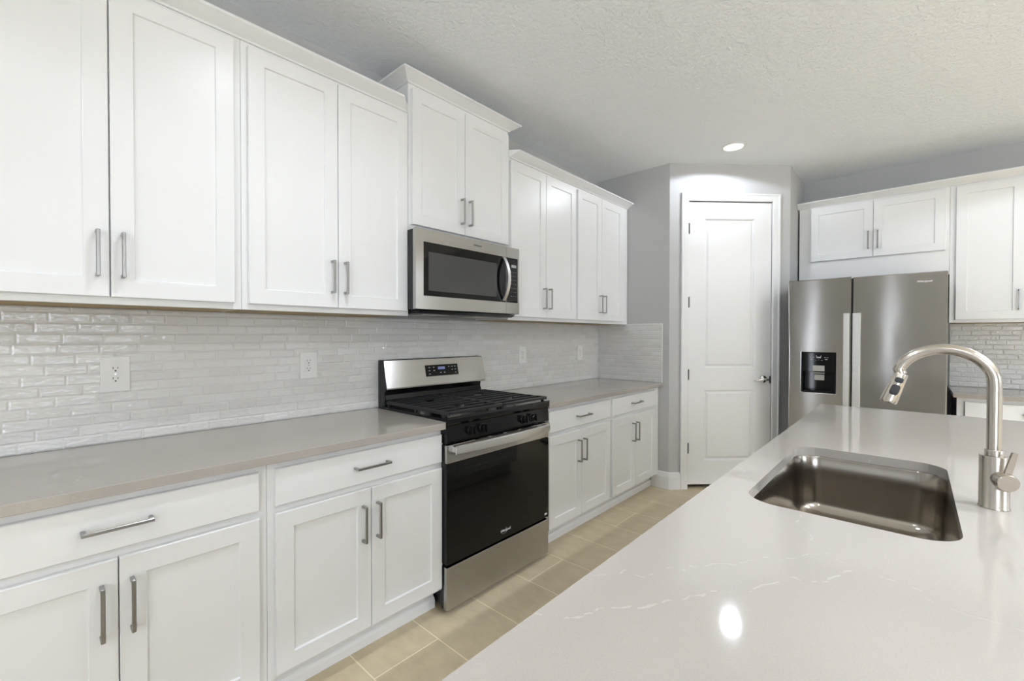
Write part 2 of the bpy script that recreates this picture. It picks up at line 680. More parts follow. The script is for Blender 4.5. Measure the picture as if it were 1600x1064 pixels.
# pantry door: casing, slab, hinges, lever
mb = MB(f_ang)
CAS = [(0, 0), (0, 0.010), (0.008, 0.014), (0.046, 0.016), (0.052, 0.021), (0.062, 0.021), (0.066, 0.016), (0.066, 0)]
cl, cr = D0 - 0.003, D1 + 0.001
ct = DTOP + 0.002
mb.sweep(CAS, [(cl, 0, 0), (cl, 0, ct), (cr, 0, ct), (cr, 0, 0)],
         [(-1, 0, 0), (-1, 0, 1), (1, 0, 1), (1, 0, 0)], (0, 1, 0))
struct(mb.build('trim_1', 'trim'))
door = struct(MB(f_ang).panel_slab(D0, D1, 0.035, DTOP - 0.004, -0.042, -0.004, (0.309, 0.755), [(0.241, 0.856), (1.043, 2.336)],
                                   [(0.006, 0.002), (0.014, 0.013), (0.020, 0.013), (0.036, 0.003)], 0.002).build('door_1', 'door', loc='base'))
for z in (0.31, 0.945, 1.568, 2.20):
    mb = MB(f_ang)
    mb.cyl((D0 - 0.001, 0.004, z), (D0 - 0.001, 0.004, z + 0.086), 0.0095, n=12)
    mb.cyl((D0 - 0.001, 0.004, z - 0.006), (D0 - 0.001, 0.004, z), 0.004, 0.0075, n=12)
    mb.cyl((D0 - 0.001, 0.004, z + 0.086), (D0 - 0.001, 0.004, z + 0.092), 0.0075, 0.004, n=12)
    mb.build('hinge', 'hinge', door, smooth=True)
mb = MB(f_ang)
hc = (0.835, 0, 0.946)
mb.tube([(hc[0], -0.004, hc[2]), (hc[0], 0.004, hc[2]), (hc[0], 0.012, hc[2]), (hc[0], 0.018, hc[2])], [0.033, 0.033, 0.028, 0.014], 32)
mb.cyl((hc[0], 0.012, hc[2]), (hc[0], 0.060, hc[2]), 0.011, n=20)
mb.tube([(hc[0] + 0.012, 0.055, hc[2]), (hc[0] - 0.02, 0.056, hc[2] + 0.002), (hc[0] - 0.06, 0.054, hc[2] - 0.001), (hc[0] - 0.09, 0.05, hc[2] - 0.006), (hc[0] - 0.112, 0.046, hc[2] - 0.009)], [0.010, 0.0105, 0.009, 0.008, 0.006], 16)
mb.build('lever_handle', 'chrome', door, smooth=True)
MB(f_ang).box(D1 - 0.013, D1 - 0.001, -0.006, 0.003, 0.91, 0.972, 0.002).build('latch_plate', 'hinge', door)

# ------------------------------------------------------------------ backsplashes


def backsplash(frame, u0, u1, z0, z1, label, phase, right_edge=False):
    root = thing('tile_backsplash', label, 'backsplash', frame((u0 + u1) / 2, 0, z0))
    g_ = MB(frame).box(u0, u1, 0.0002, 0.0068, z0, z1)
    g_.build('grout_bed', 'grout', root)
    mb = MB(frame)
    ph, L, gap, inset = 0.0377, 0.110, 0.002, 0.005
    rows = int(math.ceil((z1 - z0) / ph))
    offs = [0.0, 0.62, 0.31, 0.80, 0.18, 0.52, 0.92, 0.40, 0.70, 0.10]
    for r in range(rows):
        b0 = z0 + r * ph + gap / 2
        b1 = min(z0 + (r + 1) * ph - gap / 2, z1)
        if b1 - b0 < 0.014:
            continue
        x = u0 - L * offs[(r + phase) % 10]
        while x < u1:
            a0, a1 = max(x + gap / 2, u0), min(x + L - gap / 2, u1)
            x += L
            if a1 - a0 < 0.014:
                continue
            r1 = [(a0, 0.0066, b0), (a1, 0.0066, b0), (a1, 0.0066, b1), (a0, 0.0066, b1)]
            r2 = [(a0, 0.0072, b0), (a1, 0.0072, b0), (a1, 0.0072, b1), (a0, 0.0072, b1)]
            i_ = inset
            r3 = [(a0 + i_, 0.0088, b0 + i_), (a1 - i_, 0.0088, b0 + i_), (a1 - i_, 0.0088, b1 - i_), (a0 + i_, 0.0088, b1 - i_)]
            mb.rings([r1, r2, r3])
    mb.build('glass_tiles', 'tile', root)
    if right_edge:
        mb = MB(frame)
        mb.box(u1, u1 + 0.004, 0.0002, 0.010, z0, z1 + 0.004)
        mb.box(u0, u1, 0.0002, 0.010, z1, z1 + 0.004)
        mb.build('edge_strip', 'plastic', root)
    return root


backsplash(f_left, -0.35, RET_Y, 0.9145, 1.4235, 'long white glossy glass tile backsplash along the left wall behind the range', 0)
backsplash(f_ret, 0.0095, 0.641, 0.9145, 1.4265, 'short return of white tile backsplash beside the grey corner by the pantry door', 3, True)
backsplash(f_back, 2.476, 3.30, 0.9145, 1.4235, 'white tile backsplash to the right of the refrigerator', 5)

# ------------------------------------------------------------------ cabinets


def pull(frame, parent, u, z, vertical=True, d=0.33, length=0.147):
    """square bar pull; u,z = centre"""
    mb = MB(frame)
    h, w = length / 2, 0.005
    if vertical:
        mb.box(u - w, u + w, d + 0.026, d + 0.034, z - h, z + h, 0.0015)
        for s_ in (-1, 1):
            zz = z + s_ * (h - w)
            mb.box(u - w, u + w, d, d + 0.027, zz - w, zz + w, 0.001)
    else:
        mb.box(u - h, u + h, d + 0.026, d + 0.034, z - w, z + w, 0.0015)
        for s_ in (-1, 1):
            uu = u + s_ * (h - w)
            mb.box(uu - w, uu + w, d, d + 0.027, z - w, z + w, 0.001)
    return mb.build('handle', 'nickel', parent)


SH = [(0.0015, 0.001), (0.003, 0.008)]


def shaker(frame, parent, u0, u1, z0, z1, d0, d1):
    w = 0.0585
    return MB(frame).panel_slab(u0, u1, z0, z1, d0, d1, (u0 + w, u1 - w), [(z0 + w, z1 - w)], SH, 0.002).build('door', 'cabinet', parent)


def upper_cabinet(frame, label, fu0, fu1, z0, z1, doors, dz0, dz1, handle_z, fd=0.308, dd=0.328, group=None, hu=0.029, kind='wall_cabinet'):
    root = thing(kind, label, 'cabinet', frame((fu0 + fu1) / 2, fd / 2, z0), group)
    g = 0.0006
    # carcass: front frame lip hangs below the bottom panel
    mb = MB(frame)
    mb.box(fu0 + g, fu1 - g, 0.001, fd - 0.019, z0 + 0.004, z1)
    mb.box(fu0 + g, fu1 - g, fd - 0.019, fd, z0, z1, 0.001)
    mb.build('body', 'cabinet', root)
    MB(frame).box(fu0 + 0.015, fu1 - 0.015, 0.011, fd - 0.021, z0 + 0.001, z0 + 0.004).build('bottom_panel', 'wood', root)
    for i, (u0, u1) in enumerate(doors):
        dr = shaker(frame, root, u0, u1, dz0, dz1, fd + 0.0005, dd)
        side = 1 if i == 0 else -1
        uu = (u1 - hu) if side == 1 else (u0 + hu)
        pull(frame, dr, uu, handle_z, True, dd)
    return root


def base_cabinet(frame, label, fu0, fu1, drawer, doors, hsplit, group=None, fd=0.61, dd=0.63):
    root = thing('base_cabinet', label, 'cabinet', frame((fu0 + fu1) / 2, fd / 2, 0), group)
    g = 0.0006
    MB(frame).box(fu0 + g, fu1 - g, 0.001, fd, 0.115, 0.8835, 0.001).build('body', 'cabinet', root)
    MB(frame).box(fu0 + g, fu1 - g, 0.02, 0.535, 0.0005, 0.115).build('toe_kick', 'cabinet', root)
    MB(frame).prism([(0.5352, 0.0005), (0.548, 0.0005), (0.548, 0.034), (0.543, 0.048), (0.5352, 0.052)], 'u', fu0 + g, fu1 - g).build('toe_molding', 'cabinet', root)
    dw = MB(frame).panel_slab(drawer[0], drawer[1], 0.728, 0.858, fd + 0.0005, dd, None, None, None, 0.003).build('drawer', 'cabinet', root)
    pull(frame, dw, (drawer[0] + drawer[1]) / 2, 0.796, False, dd, 0.152)
    for i, (u0, u1) in enumerate(doors):
        dr = shaker(frame, root, u0, u1, 0.133, 0.702, fd + 0.0005, dd)
        uu = hsplit + (-0.032 if i == 0 else 0.032)
        pull(frame, dr, uu, 0.567, True, dd)
    return root


GU = 'white wall cabinets above the left counter'
ZT = 2.4765
upper_cabinet(f_left, 'white shaker wall cabinet with two doors, nearest the camera at far left', -0.190, 0.573, 1.4245, ZT,
              [(-0.172, 0.186), (0.190, 0.546)], 1.448, 2.458, 1.585)
upper_cabinet(f_left, 'white two-door shaker wall cabinet just left of the microwave', 0.573, 1.347, 1.4245, ZT,
              [(0.595, 0.958), (0.961, 1.330)], 1.448, 2.458, 1.585)
upper_cabinet(f_left, 'short raised white two-door cabinet directly above the microwave', 1.347, 2.111, 1.870, 2.636,
              [(1.362, 1.724), (1.727, 2.098)], 1.904, 2.608, 2.034)
upper_cabinet(f_left, 'white two-door shaker wall cabinet just right of the microwave', 2.111, 2.877, 1.4245, ZT,
              [(2.122, 2.488), (2.492, 2.865)], 1.448, 2.458, 1.582)
upper_cabinet(f_left, 'last white two-door wall cabinet before the grey corner by the pantry door', 2.877, 3.722, 1.4245, ZT,
              [(2.893, 3.238), (3.242, 3.605)], 1.448, 2.458, 1.582)

base_cabinet(f_left, 'white base cabinet with drawer and two doors at the far left near corner', -0.213, 0.558, (-0.190, 0.530), [(-0.190, 0.169), (0.172, 0.530)], 0.167)
base_cabinet(f_left, 'white base cabinet with drawer and two doors immediately left of the gas range', 0.558, 1.333, (0.582, 1.312), [(0.582, 0.946), (0.949, 1.312)], 0.940)
base_cabinet(f_left, 'white base cabinet with drawer and two doors immediately right of the gas range', 2.118, 2.884, (2.134, 2.863), [(2.134, 2.488), (2.491, 2.863)], 2.478)
base_cabinet(f_left, 'farthest white base cabinet on the left run, ending at the grey corner', 2.884, 3.722, (2.906, 3.620), [(2.906, 3.253), (3.256, 3.620)], 3.237)

# fridge wall
upper_cabinet(f_back, 'white two-door cabinet mounted above the refrigerator', 1.470, 2.458, 1.800, ZT,
              [(1.560, 1.997), (2.000, 2.433)], 1.990, 2.458, 2.131, group=None)
upper_cabinet(f_back, 'white wall cabinet over the counter right of the refrigerator', 2.458, 3.170, 1.4245, ZT,
              [(2.491, 2.843), (2.847, 3.150)], 1.448, 2.458, 1.585)
base_cabinet(f_back, 'white base cabinet right of the refrigerator, behind the faucet', 2.490, 3.250, (2.530, 3.230), [(2.530, 2.878), (2.881, 3.230)], 2.88)

# crown mouldings
CR = [(-0.003, 0.0), (0.006, 0.0), (0.010, 0.006), (0.052, 0.032), (0.062, 0.036), (0.062, 0.046), (-0.003, 0.046)]
FD = 0.3084


def crown(frame, label, pts, od, z):
    mb = MB(frame)
    mb.sweep(CR, [(u, d, z) for u, d in pts], od)
    o = mb.build('crown_molding', 'cabinet', None, loc='base')
    return tag(o, label, 'crown molding')


crown(f_left, 'white crown molding along the two tall cabinets left of the microwave', [(-0.190, FD), (1.3455, FD)], [(0, 1, 0), (-1, 1, 0)], ZT + 0.0005)
crown(f_left, 'white crown molding wrapping the raised cabinet above the microwave', [(1.3465, 0.002), (1.3465, FD), (2.1115, FD), (2.1115, 0.002)],
      [(-1, 0, 0), (-1, 1, 0), (1, 1, 0), (1, 0, 0)], 2.6365)
crown(f_left, 'white crown molding along the cabinets between microwave and grey corner', [(2.112, FD), (3.7235, FD)], [(0.7, 1, 0), (0, 1, 0)], ZT + 0.0005)
crown(f_back, 'white crown molding along the cabinets above the refrigerator', [(1.458, FD), (3.170, FD)], [(0, 1, 0), (0, 1, 0)], ZT + 0.0005)

# ------------------------------------------------------------------ countertops
o = MB().box(0.0095, 0.648, -0.213, 1.336, 0.884, 0.914, 0.002, 2).build('countertop', 'quartz', loc='base')
tag(o, 'grey quartz countertop on the base cabinets left of the gas range', 'countertop')
o = MB().box(0.0095, 0.648, 2.112, RET_Y - 0.0105, 0.884, 0.914, 0.002, 2).build('countertop', 'quartz', loc='base')
tag(o, 'grey quartz countertop between the gas range and the grey corner', 'countertop')
o = MB().box(2.470, 3.250, BACK_Y - 0.648, BACK_Y - 0.0095, 0.884, 0.914, 0.002, 2).build('countertop', 'quartz', loc='base')
tag(o, 'grey quartz countertop on the cabinet right of the refrigerator', 'countertop')


def rrect(x0, x1, y0, y1, r, n=10):
    pts = []
    for cx, cy, a0 in ((x1 - r, y1 - r, 0), (x0 + r, y1 - r, 90), (x0 + r, y0 + r, 180), (x1 - r, y0 + r, 270)):
        for k in range(n + 1):
            t_ = math.radians(a0 + 90 * k / n)
            pts.append((cx + r * math.cos(t_), cy + r * math.sin(t_)))
    return pts


SX0, SX1, SY0, SY1, SR = 1.945, 2.342, 1.215, 1.950, 0.075
IX0, IX1, IY0, IY1 = 1.853, 2.95, 0.10, 3.222
hole = rrect(SX0, SX1, SY0, SY1, SR)
mb = MB()
bm = mb.bm


def plate(z):
    outer = [bm.verts.new((x, y, z)) for x, y in ((IX0, IY0), (IX1, IY0), (IX1, IY1), (IX0, IY1))]
    inner = [bm.verts.new((x, y, z)) for x, y in hole]
    es = []
    for lp in (outer, inner):
        for i in range(len(lp)):
            es.append(bm.edges.new((lp[i], lp[(i + 1) % len(lp)])))
    bmesh.ops.triangle_fill(bm, use_beauty=True, use_dissolve=False, edges=es)
    return outer, inner


ot, it = plate(0.914)
ob, ib = plate(0.884)
for A, B in ((ot, ob), (it, ib)):
    for i in range(len(A)):
        j = (i + 1) % len(A)
        bm.faces.new((A[i], A[j], B[j], B[i]))
o = mb.build('countertop', 'quartz', loc='base')
tag(o, 'large pale quartz countertop of the island in the foreground, with the sink cut-out', 'countertop')

root = thing('kitchen_island', 'white island base cabinet under the foreground countertop', 'kitchen island', (2.3, 1.66, 0))
mb = MB()
x0, x1, y0, y1 = IX0 + 0.03, IX1 - 0.30, IY0 + 0.03, IY1 - 0.03
mb.box(x0, x1, y0, SY0 - 0.06, 0.115, 0.8835)
mb.box(x0, x1, SY1 + 0.06, y1, 0.115, 0.8835)
mb.box(x0, x0 + 0.018, SY0 - 0.06, SY1 + 0.06, 0.115, 0.8835)
mb.box(x1 - 0.018, x1, SY0 - 0.06, SY1 + 0.06, 0.115, 0.8835)
mb.box(x0 + 0.018, x1 - 0.018, SY0 - 0.06, SY1 + 0.06, 0.115, 0.135)
mb.build('body', 'cabinet', root)
MB().box(x0 + 0.075, x1, y0 + 0.02, y1 - 0.02, 0.0005, 0.1148).build('toe_kick', 'cabinet', root)
for k in range(4):
    a_ = y0 + 0.02 + k * (y1 - y0 - 0.04) / 4
    b_ = y0 + 0.02 + (k + 1) * (y1 - y0 - 0.04) / 4

    def f_isl(u, d, z):
        return Vector((x0 - d, u, z))
    shaker(f_isl, root, a_ + 0.006, b_ - 0.006, 0.133, 0.86, 0.0005, 0.02)

# sink
root = thing('kitchen_sink', 'undermount stainless steel single bowl sink set in the island', 'sink', ((SX0 + SX1) / 2, (SY0 + SY1) / 2, 0.68))
mb = MB()
Z0 = 0.8835


def rr(grow, r, z):
    return [(x, y, z) for x, y in rrect(SX0 - grow, SX1 + grow, SY0 - grow, SY1 + grow, r)]


rg = [rr(0.025, SR + 0.025, Z0), rr(0.004, SR + 0.004, Z0), rr(0.002, SR + 0.002, Z0 - 0.004),
      rr(-0.002, SR - 0.002, Z0 - 0.06), rr(-0.008, SR - 0.004, 0.725)]
for k in range(1, 7):
    t_ = k / 6 * math.pi / 2
    rg.append(rr(-0.008 - 0.042 * (1 - math.cos(t_)), SR - 0.004 - 0.020 * (1 - math.cos(t_)), 0.725 - 0.042 * math.sin(t_)))
rg.append(rr(-0.15, 0.03, 0.680))
mb.rings(rg, cap=False)
mb.bm.faces.new([v for v in list(mb.bm.verts)[-44:]])
mb.build('basin', 'sink', root, smooth=True, auto=50)
mb = MB()
cx, cy = 2.16, (SY0 + SY1) / 2
mb.lathe([(0.055, 0.0005), (0.057, 0.003), (0.045, 0.004), (0.040, 0.001), (0.03, 0.0015), (0.004, 0.002)], (cx, cy, 0.680), 28)
mb.build('drain', 'chrome', root, smooth=True)

# faucet
FX, FY = 2.4085, 1.555
root = thing('pull_down_faucet', 'tall brushed nickel pull-down faucet beside the island sink', 'faucet', (FX, FY, 0.914))
mb = MB()
mb.lathe([(0.0275, 0.0003), (0.0275, 0.003), (0.0262, 0.005), (0.0262, 0.122), (0.0255, 0.1245), (0.017, 0.1245), (0.017, 0.138), (0.0165, 0.139), (0.010, 0.139)], (FX, FY, 0.914), 40)
mb.build('body', 'faucet', root, smooth=True)
path = []
px = FX - 0.001
for z in (1.045, 1.10, 1.16, 1.205):
    path.append((px, FY, z))
cxx, czz, ra, rb = px - 0.0885, 1.2105, 0.0885, 0.0795
for k in range(1, 22):
    t_ = math.radians(k * 7.7)
    path.append((cxx + ra * math.cos(t_), FY, czz + rb * math.sin(t_)))
path.append((2.2395, FY, 1.222))
mb = MB()
mb.tube(path, 0.0132, 24)
mb.build('spout', 'faucet', root, smooth=True, auto=60)
hd = Vector((-0.0265, -0.004, -0.078)).normalized()
h0 = Vector((2.2395, FY, 1.2235))
mb = MB()
_sd = hd.cross(Vector((0, 1, 0))).normalized()
_up = hd.cross(_sd).normalized()
mb.rings([[tuple(h0 + hd * t_ + (_sd * math.cos(2 * math.pi * k / 36) + _up * math.sin(2 * math.pi * k / 36)) * r_) for k in range(36)]
          for t_, r_ in ((-0.001, 0.0125), (-0.001, 0.0142), (0.001, 0.0150), (0.030, 0.0163), (0.074, 0.0187), (0.0785, 0.0187), (0.081, 0.0172), (0.081, 0.0135), (0.077, 0.0125))])
head = mb.build('spray_head', 'faucet', root, smooth=True)
# the two black buttons face the room side of the head
toc = (CAM - h0)
toc.z = 0
fwd = (toc - hd * toc.dot(hd)).normalized()
fwd = (fwd + Vector((0.12, 0, 0))).normalized()
fwd = (fwd - hd * fwd.dot(hd)).normalized()
side = hd.cross(fwd).normalized()


def button(t0, t1, w, name):
    mb = MB()
    rings_ = []
    n_ = 20
    for dep in (-0.004, 0.0012, 0.0022):
        sc_ = 1.0 if dep < 0.002 else 0.8
        ring = []
        for k in range(n_):
            aa = 2 * math.pi * k / n_
            sx = math.copysign(abs(math.cos(aa)) ** 0.6, math.cos(aa)) * w * sc_
            sy = math.copysign(abs(math.sin(aa)) ** 0.6, math.sin(aa)) * (t1 - t0) / 2 * sc_
            tt = (t0 + t1) / 2 + sy
            rad = 0.0150 + (0.0187 - 0.0150) * tt / 0.076
            th = sx / rad
            ring.append(tuple(h0 + hd * tt + (fwd * math.cos(th) + side * math.sin(th)) * (rad + dep)))
        rings_.append(ring)
    mb.rings(rings_)
    mb.build(name, 'rubber', head, smooth=True)


button(0.010, 0.024, 0.0085, 'spray_button')
button(0.030, 0.058, 0.0095, 'spray_button')
# lever: round hub on the body facing the camera side with an upright blade
hub_dir = Vector((0.30, -1, -0.10)).normalized()
hc = Vector((FX + 0.004, FY, 0.990))
mb = MB()
mb.tube([tuple(hc + hub_dir * 0.015), tuple(hc + hub_dir * 0.030), tuple(hc + hub_dir * 0.046), tuple(hc + hub_dir * 0.049)], [0.0195, 0.0205, 0.0205, 0.0185], 32)
lv = mb.build('lever', 'faucet', root, smooth=True)
mb = MB()
b0 = hc + hub_dir * 0.040 + Vector((0, 0, 0.012))
b1 = b0 + Vector((0.012, -0.006, 0.060))
sd = Vector((1, 0.35, 0)).normalized()
dp = Vector((0.3, -1, 0)).normalized()
mb.rings([[tuple(q + sd * sx * w_ + dp * sy * 0.0035) for sx, sy in ((-1, -1), (1, -1), (1, 1), (-1, 1))] for q, w_ in ((b0, 0.0065), (b0.lerp(b1, 0.5), 0.006), (b1, 0.0045))])
mb.build('lever_blade', 'faucet', lv)

# ------------------------------------------------------------------ gas range
GR0, GR1 = 1.318, 2.092          # front assembly
BR0, BR1 = 1.345, 2.104          # body between the cabinets
root = thing('gas_range', 'freestanding stainless and black gas range between the base cabinets', 'range', f_left(1.72, 0.33, 0))
MB(f_left).box(BR0, BR1, 0.025, 0.606, 0.02, 0.9, 0.003).build('body', 'case', root)
for uu in (1.40, 2.05):
    for dd_ in (0.08, 0.55):
        mb = MB(f_left)
        mb.cyl((uu, dd_, 0.0003), (uu, dd_, 0.021), 0.018, n=16)
        mb.build('foot', 'black_plastic', root)
# storage drawer, oven door
mb = MB(f_left)
mb.box(GR0, GR1, 0.632, 0.657, 0.028, 0.232, 0.003, 2)
mb.build('storage_drawer', 'steel', root)
MB(f_left).box(GR0 + 0.003, GR1 - 0.003, 0.612, 0.6315, 0.03, 0.232).build('drawer_box', 'case', root)
mb = MB(f_left)
mb.box(GR0 + 0.002, GR1 - 0.002, 0.612, 0.640, 0.245, 0.806, 0.002)
od = mb.build('oven_door', 'black_plastic', root)
MB(f_left).box(GR0, GR1, 0.6405, 0.657, 0.245, 0.720, 0.002, 2).build('door_glass', 'glass_black', od)
MB(f_left).box(GR0, GR1, 0.6405, 0.6575, 0.722, 0.808, 0.003, 2).build('door_band', 'steel', od)
# bowed strap handle
mb = MB(f_left)
rgs = []
N = 20
for k in range(N + 1):
    s_ = k / N
    uu = 1.345 + s_ * (2.055 - 1.345)
    bow = math.sin(math.pi * s_)
    dc = 0.692 + 0.024 * bow
    zc_ = 0.787
    hh_ = 0.0205 + 0.002 * bow
    rgs.append([(uu, dc - 0.003, zc_ - hh_), (uu, dc + 0.004, zc_ - hh_ + 0.004), (uu, dc + 0.0055, zc_), (uu, dc + 0.004, zc_ + hh_ - 0.004), (uu, dc - 0.003, zc_ + hh_), (uu, dc - 0.005, zc_)])
mb.rings(rgs)
mb.box(1.350, 1.385, 0.655, 0.688, 0.772, 0.802, 0.003)
mb.box(2.015, 2.050, 0.655, 0.688, 0.772, 0.802, 0.003)
mb.build('oven_handle', 'steel_light', od, smooth=True, auto=30)
# vent slots above the door band
mb = MB(f_left)
for k in range(4):
    uu = 1.50 + k * 0.115
    mb.box(uu, uu + 0.085, 0.6575, 0.6585, 0.8035, 0.8075)
mb.build('door_vent', 'slot', od)
lettering('brand_lettering', 'Whirlpool', 0.0185, (0.6578, 1.679, 0.281), (0, 1, 0), (0, 0, 1), 'white_mark', od, 0.25, bold=0.0)
mb = MB(f_left)                        # the oval swoosh around the word
sw = []
for k in range(29):
    t_ = math.radians(150 + k * 10)
    sw.append((1.708 + 0.026 * math.cos(t_), 0.6578, 0.286 + 0.014 * math.sin(t_)))
mb.tube(sw, 0.0006, 6)
mb.build('logo_ring', 'grey_mark', od)
MB(f_left).box(2.055, 2.078, 0.6572, 0.6578, 0.262, 0.273).build('rating_sticker', 'white_mark', od)
# control panel + knobs
mb = MB(f_left)
mb.prism([(0.6115, 0.816), (0.655, 0.816), (0.657, 0.824), (0.6535, 0.894), (0.650, 0.899), (0.6495, 0.899), (0.6495, 0.882), (0.6115, 0.882)], 'u', GR0, GR1)
cp = mb.build('control_panel', 'black', root)
for uu in (1.470, 1.548, 1.862, 1.940):
    mb = MB(f_left)
    c0 = Vector((uu, 0.652, 0.856))
    ax = Vector((0, 0.992, 0.125)).normalized()
    mb.tube([tuple(c0), tuple(c0 + ax * 0.008), tuple(c0 + ax * 0.010), tuple(c0 + ax * 0.030), tuple(c0 + ax * 0.033)], [0.0245, 0.0245, 0.0205, 0.0185, 0.0165], 28)
    up_ = Vector((0, -0.125, 0.992))
    sd = Vector((1, 0, 0))
    for q0, q1 in ((0.028, 0.043),):
        A = [c0 + ax * q0 + sd * sx * 0.0055 + up_ * sy * 0.0185 for sx, sy in ((-1, -1), (1, -1), (1, 1), (-1, 1))]
        B = [c0 + ax * q1 + sd * sx * 0.0045 + up_ * sy * 0.0175 for sx, sy in ((-1, -1), (1, -1), (1, 1), (-1, 1))]
        mb.rings([[tuple(p_) for p_ in A], [tuple(p_) for p_ in B]])
    mb.build('knob', 'black', cp, smooth=True, auto=40)
# cooktop
mb = MB(f_left)
mb.prism([(0.075, 0.9005), (0.6495, 0.9005), (0.6495, 0.936), (0.62, 0.934), (0.60, 0.926), (0.10, 0.926), (0.075, 0.930)], 'u', 1.3385, 2.1105)
mb.prism([(0.6497, 0.9005), (0.655, 0.9005), (0.661, 0.910), (0.661, 0.928), (0.655, 0.9355), (0.6497, 0.936)], 'u', GR0, GR1 + 0.004)
ck = mb.build('cooktop', 'black', root, smooth=True, auto=25)
burners = [(1.50, 0.22, 0.036), (1.50, 0.47, 0.046), (1.93, 0.22, 0.040), (1.93, 0.47, 0.036), (1.715, 0.345, 0.042)]
for uu, dd_, r_ in burners:
    mb = MB(f_left)
    mb.lathe([(r_ + 0.012, 0.0), (r_ + 0.010, 0.004), (r_ + 0.002, 0.006), (r_ + 0.002, 0.013), (r_ - 0.01, 0.014)], (uu, dd_, 0.9262), 28)
    br = mb.build('burner', 'burner', ck, smooth=True)
    mb = MB(f_left)
    mb.lathe([(r_, 0.0), (r_, 0.004), (r_ - 0.004, 0.007), (0.004, 0.0075)], (uu, dd_, 0.9405), 28)
    mb.build('burner_cap', 'black_matte', br, smooth=True)
for g0, g1 in ((1.341, 1.716), (1.720, 2.098)):
    mb = MB(f_left)
    zt, zb = 0.960, 0.946
    w_ = 0.0085
    dlo, dhi = 0.105, 0.640
    mb.box(g0, g0 + 0.013, dlo, dhi, zb - 0.004, zt - 0.001, 0.002)
    mb.box(g1 - 0.013, g1, dlo, dhi, zb - 0.004, zt - 0.001, 0.002)
    nb = 9
    for k in range(nb):
        dc = dlo + 0.006 + k * (dhi - dlo - 0.012) / (nb - 1)
        wide = 0.010 if k in (0, nb - 1) else w_ / 1.3
        if k in (2, 6):                   # open over the burners
            mid = (g0 + g1) / 2
            mb.box(g0 + 0.0125, mid - 0.035, dc - wide, dc + wide, zb, zt, 0.002)
            mb.box(mid + 0.035, g1 - 0.0125, dc - wide, dc + wide, zb, zt, 0.002)
        else:
            mb.box(g0 + 0.0125, g1 - 0.0125, dc - wide, dc + wide, zb, zt, 0.002)
    for uu in (g0 + 0.0065, g1 - 0.0065):
        for dc in (dlo + 0.02, (dlo + dhi) / 2, dhi - 0.03):
            mb.box(uu - 0.005, uu + 0.005, dc - 0.008, dc + 0.008, 0.9268, zb - 0.003)
    mb.build('grate', 'black_matte', ck)
# backguard
BG0, BG1 = 1.349, 2.118
mb = MB(f_left)
mb.prism([(0.012, 0.905), (0.078, 0.905), (0.074, 0.96), (0.064, 0.985), (0.070, 1.0145), (0.012, 1.0145)], 'u', BG0 + 0.012, BG1 - 0.022)
bgd = mb.build('backguard', 'black', root)
mb = MB(f_left)
mb.prism([(0.012, 1.0148), (0.086, 1.0148), (0.091, 1.019), (0.091, 1.026), (0.056, 1.178), (0.050, 1.182), (0.012, 1.182)], 'u', BG0 + 0.006, BG1)
mb.build('backguard_face', 'steel', bgd)
mb = MB(f_left)
mb.prism([(0.012, 0.905), (0.076, 0.905), (0.072, 1.00), (0.086, 1.015), (0.088, 1.026), (0.054, 1.178), (0.048, 1.181), (0.012, 1.181)], 'u', BG0, BG0 + 0.0055)
mb.build('end_cap', 'case', bgd)


def bgp(u, z, out):                    # point on the sloping face
    tt = (z - 1.026) / (1.178 - 1.026)
    dd_ = 0.091 + (0.056 - 0.091) * tt
    return (u, dd_ + out, z + out * 0.22)


def bgpatch(mb, u0, u1, z0, z1, o0, o1):
    mb.rings([[bgp(u0, z0, o), bgp(u1, z0, o), bgp(u1, z1, o), bgp(u0, z1, o)] for o in (o0, o1)])


mb = MB(f_left)
bgpatch(mb, 1.632, 1.888, 1.073, 1.141, -0.002, 0.0015)
dpn = mb.build('display_panel', 'glass_black', bgd)
mb = MB(f_left)
bgpatch(mb, 1.728, 1.782, 1.112, 1.128, 0.0015, 0.002)
mb.build('clock_display', 'display', dpn)
for uu, zz, wd in ((1.655, 1.124, 0.014), (1.690, 1.124, 0.012), (1.655, 1.105, 0.012), (1.690, 1.105, 0.014), (1.655, 1.086, 0.012), (1.81, 1.124, 0.01), (1.835, 1.124, 0.012),
                   (1.86, 1.124, 0.012), (1.835, 1.105, 0.010), (1.86, 1.105, 0.010), (1.74, 1.090, 0.012), (1.77, 1.090, 0.012), (1.86, 1.086, 0.012)):
    mb = MB(f_left)
    bgpatch(mb, uu, uu + wd, zz, zz + 0.004, 0.0015, 0.0018)
    mb.build('key', 'grey_mark', dpn)

# ------------------------------------------------------------------ microwave
root = thing('microwave_oven', 'stainless over-the-range microwave under the short raised cabinet', 'microwave', f_left(1.72, 0.2, 1.44))
mb = MB(f_left)
mb.box(1.352, 2.106, 0.010, 0.3285, 1.452, 1.868)
mb.box(1.327, 2.100, 0.3292, 0.385, 1.456, 1.866, 0.002)
mb.build('case', 'case', root)
mb = MB(f_left)
mb.prism([(0.03, 1.4515), (0.395, 1.4515), (0.365, 1.437), (0.03, 1.437)], 'u', 1.36, 2.085)
vp = mb.build('bottom_vent', 'black_plastic', root)
for u_ in (1.42, 1.80):
    MB(f_left).box(u_, u_ + 0.18, 0.15, 0.33, 1.434, 1.4372).build('grease_filter', 'burner', vp)
MU0, MU1, MZ0, MZ1 = 1.322, 2.106, 1.458, 1.8675
SPL = 1.987


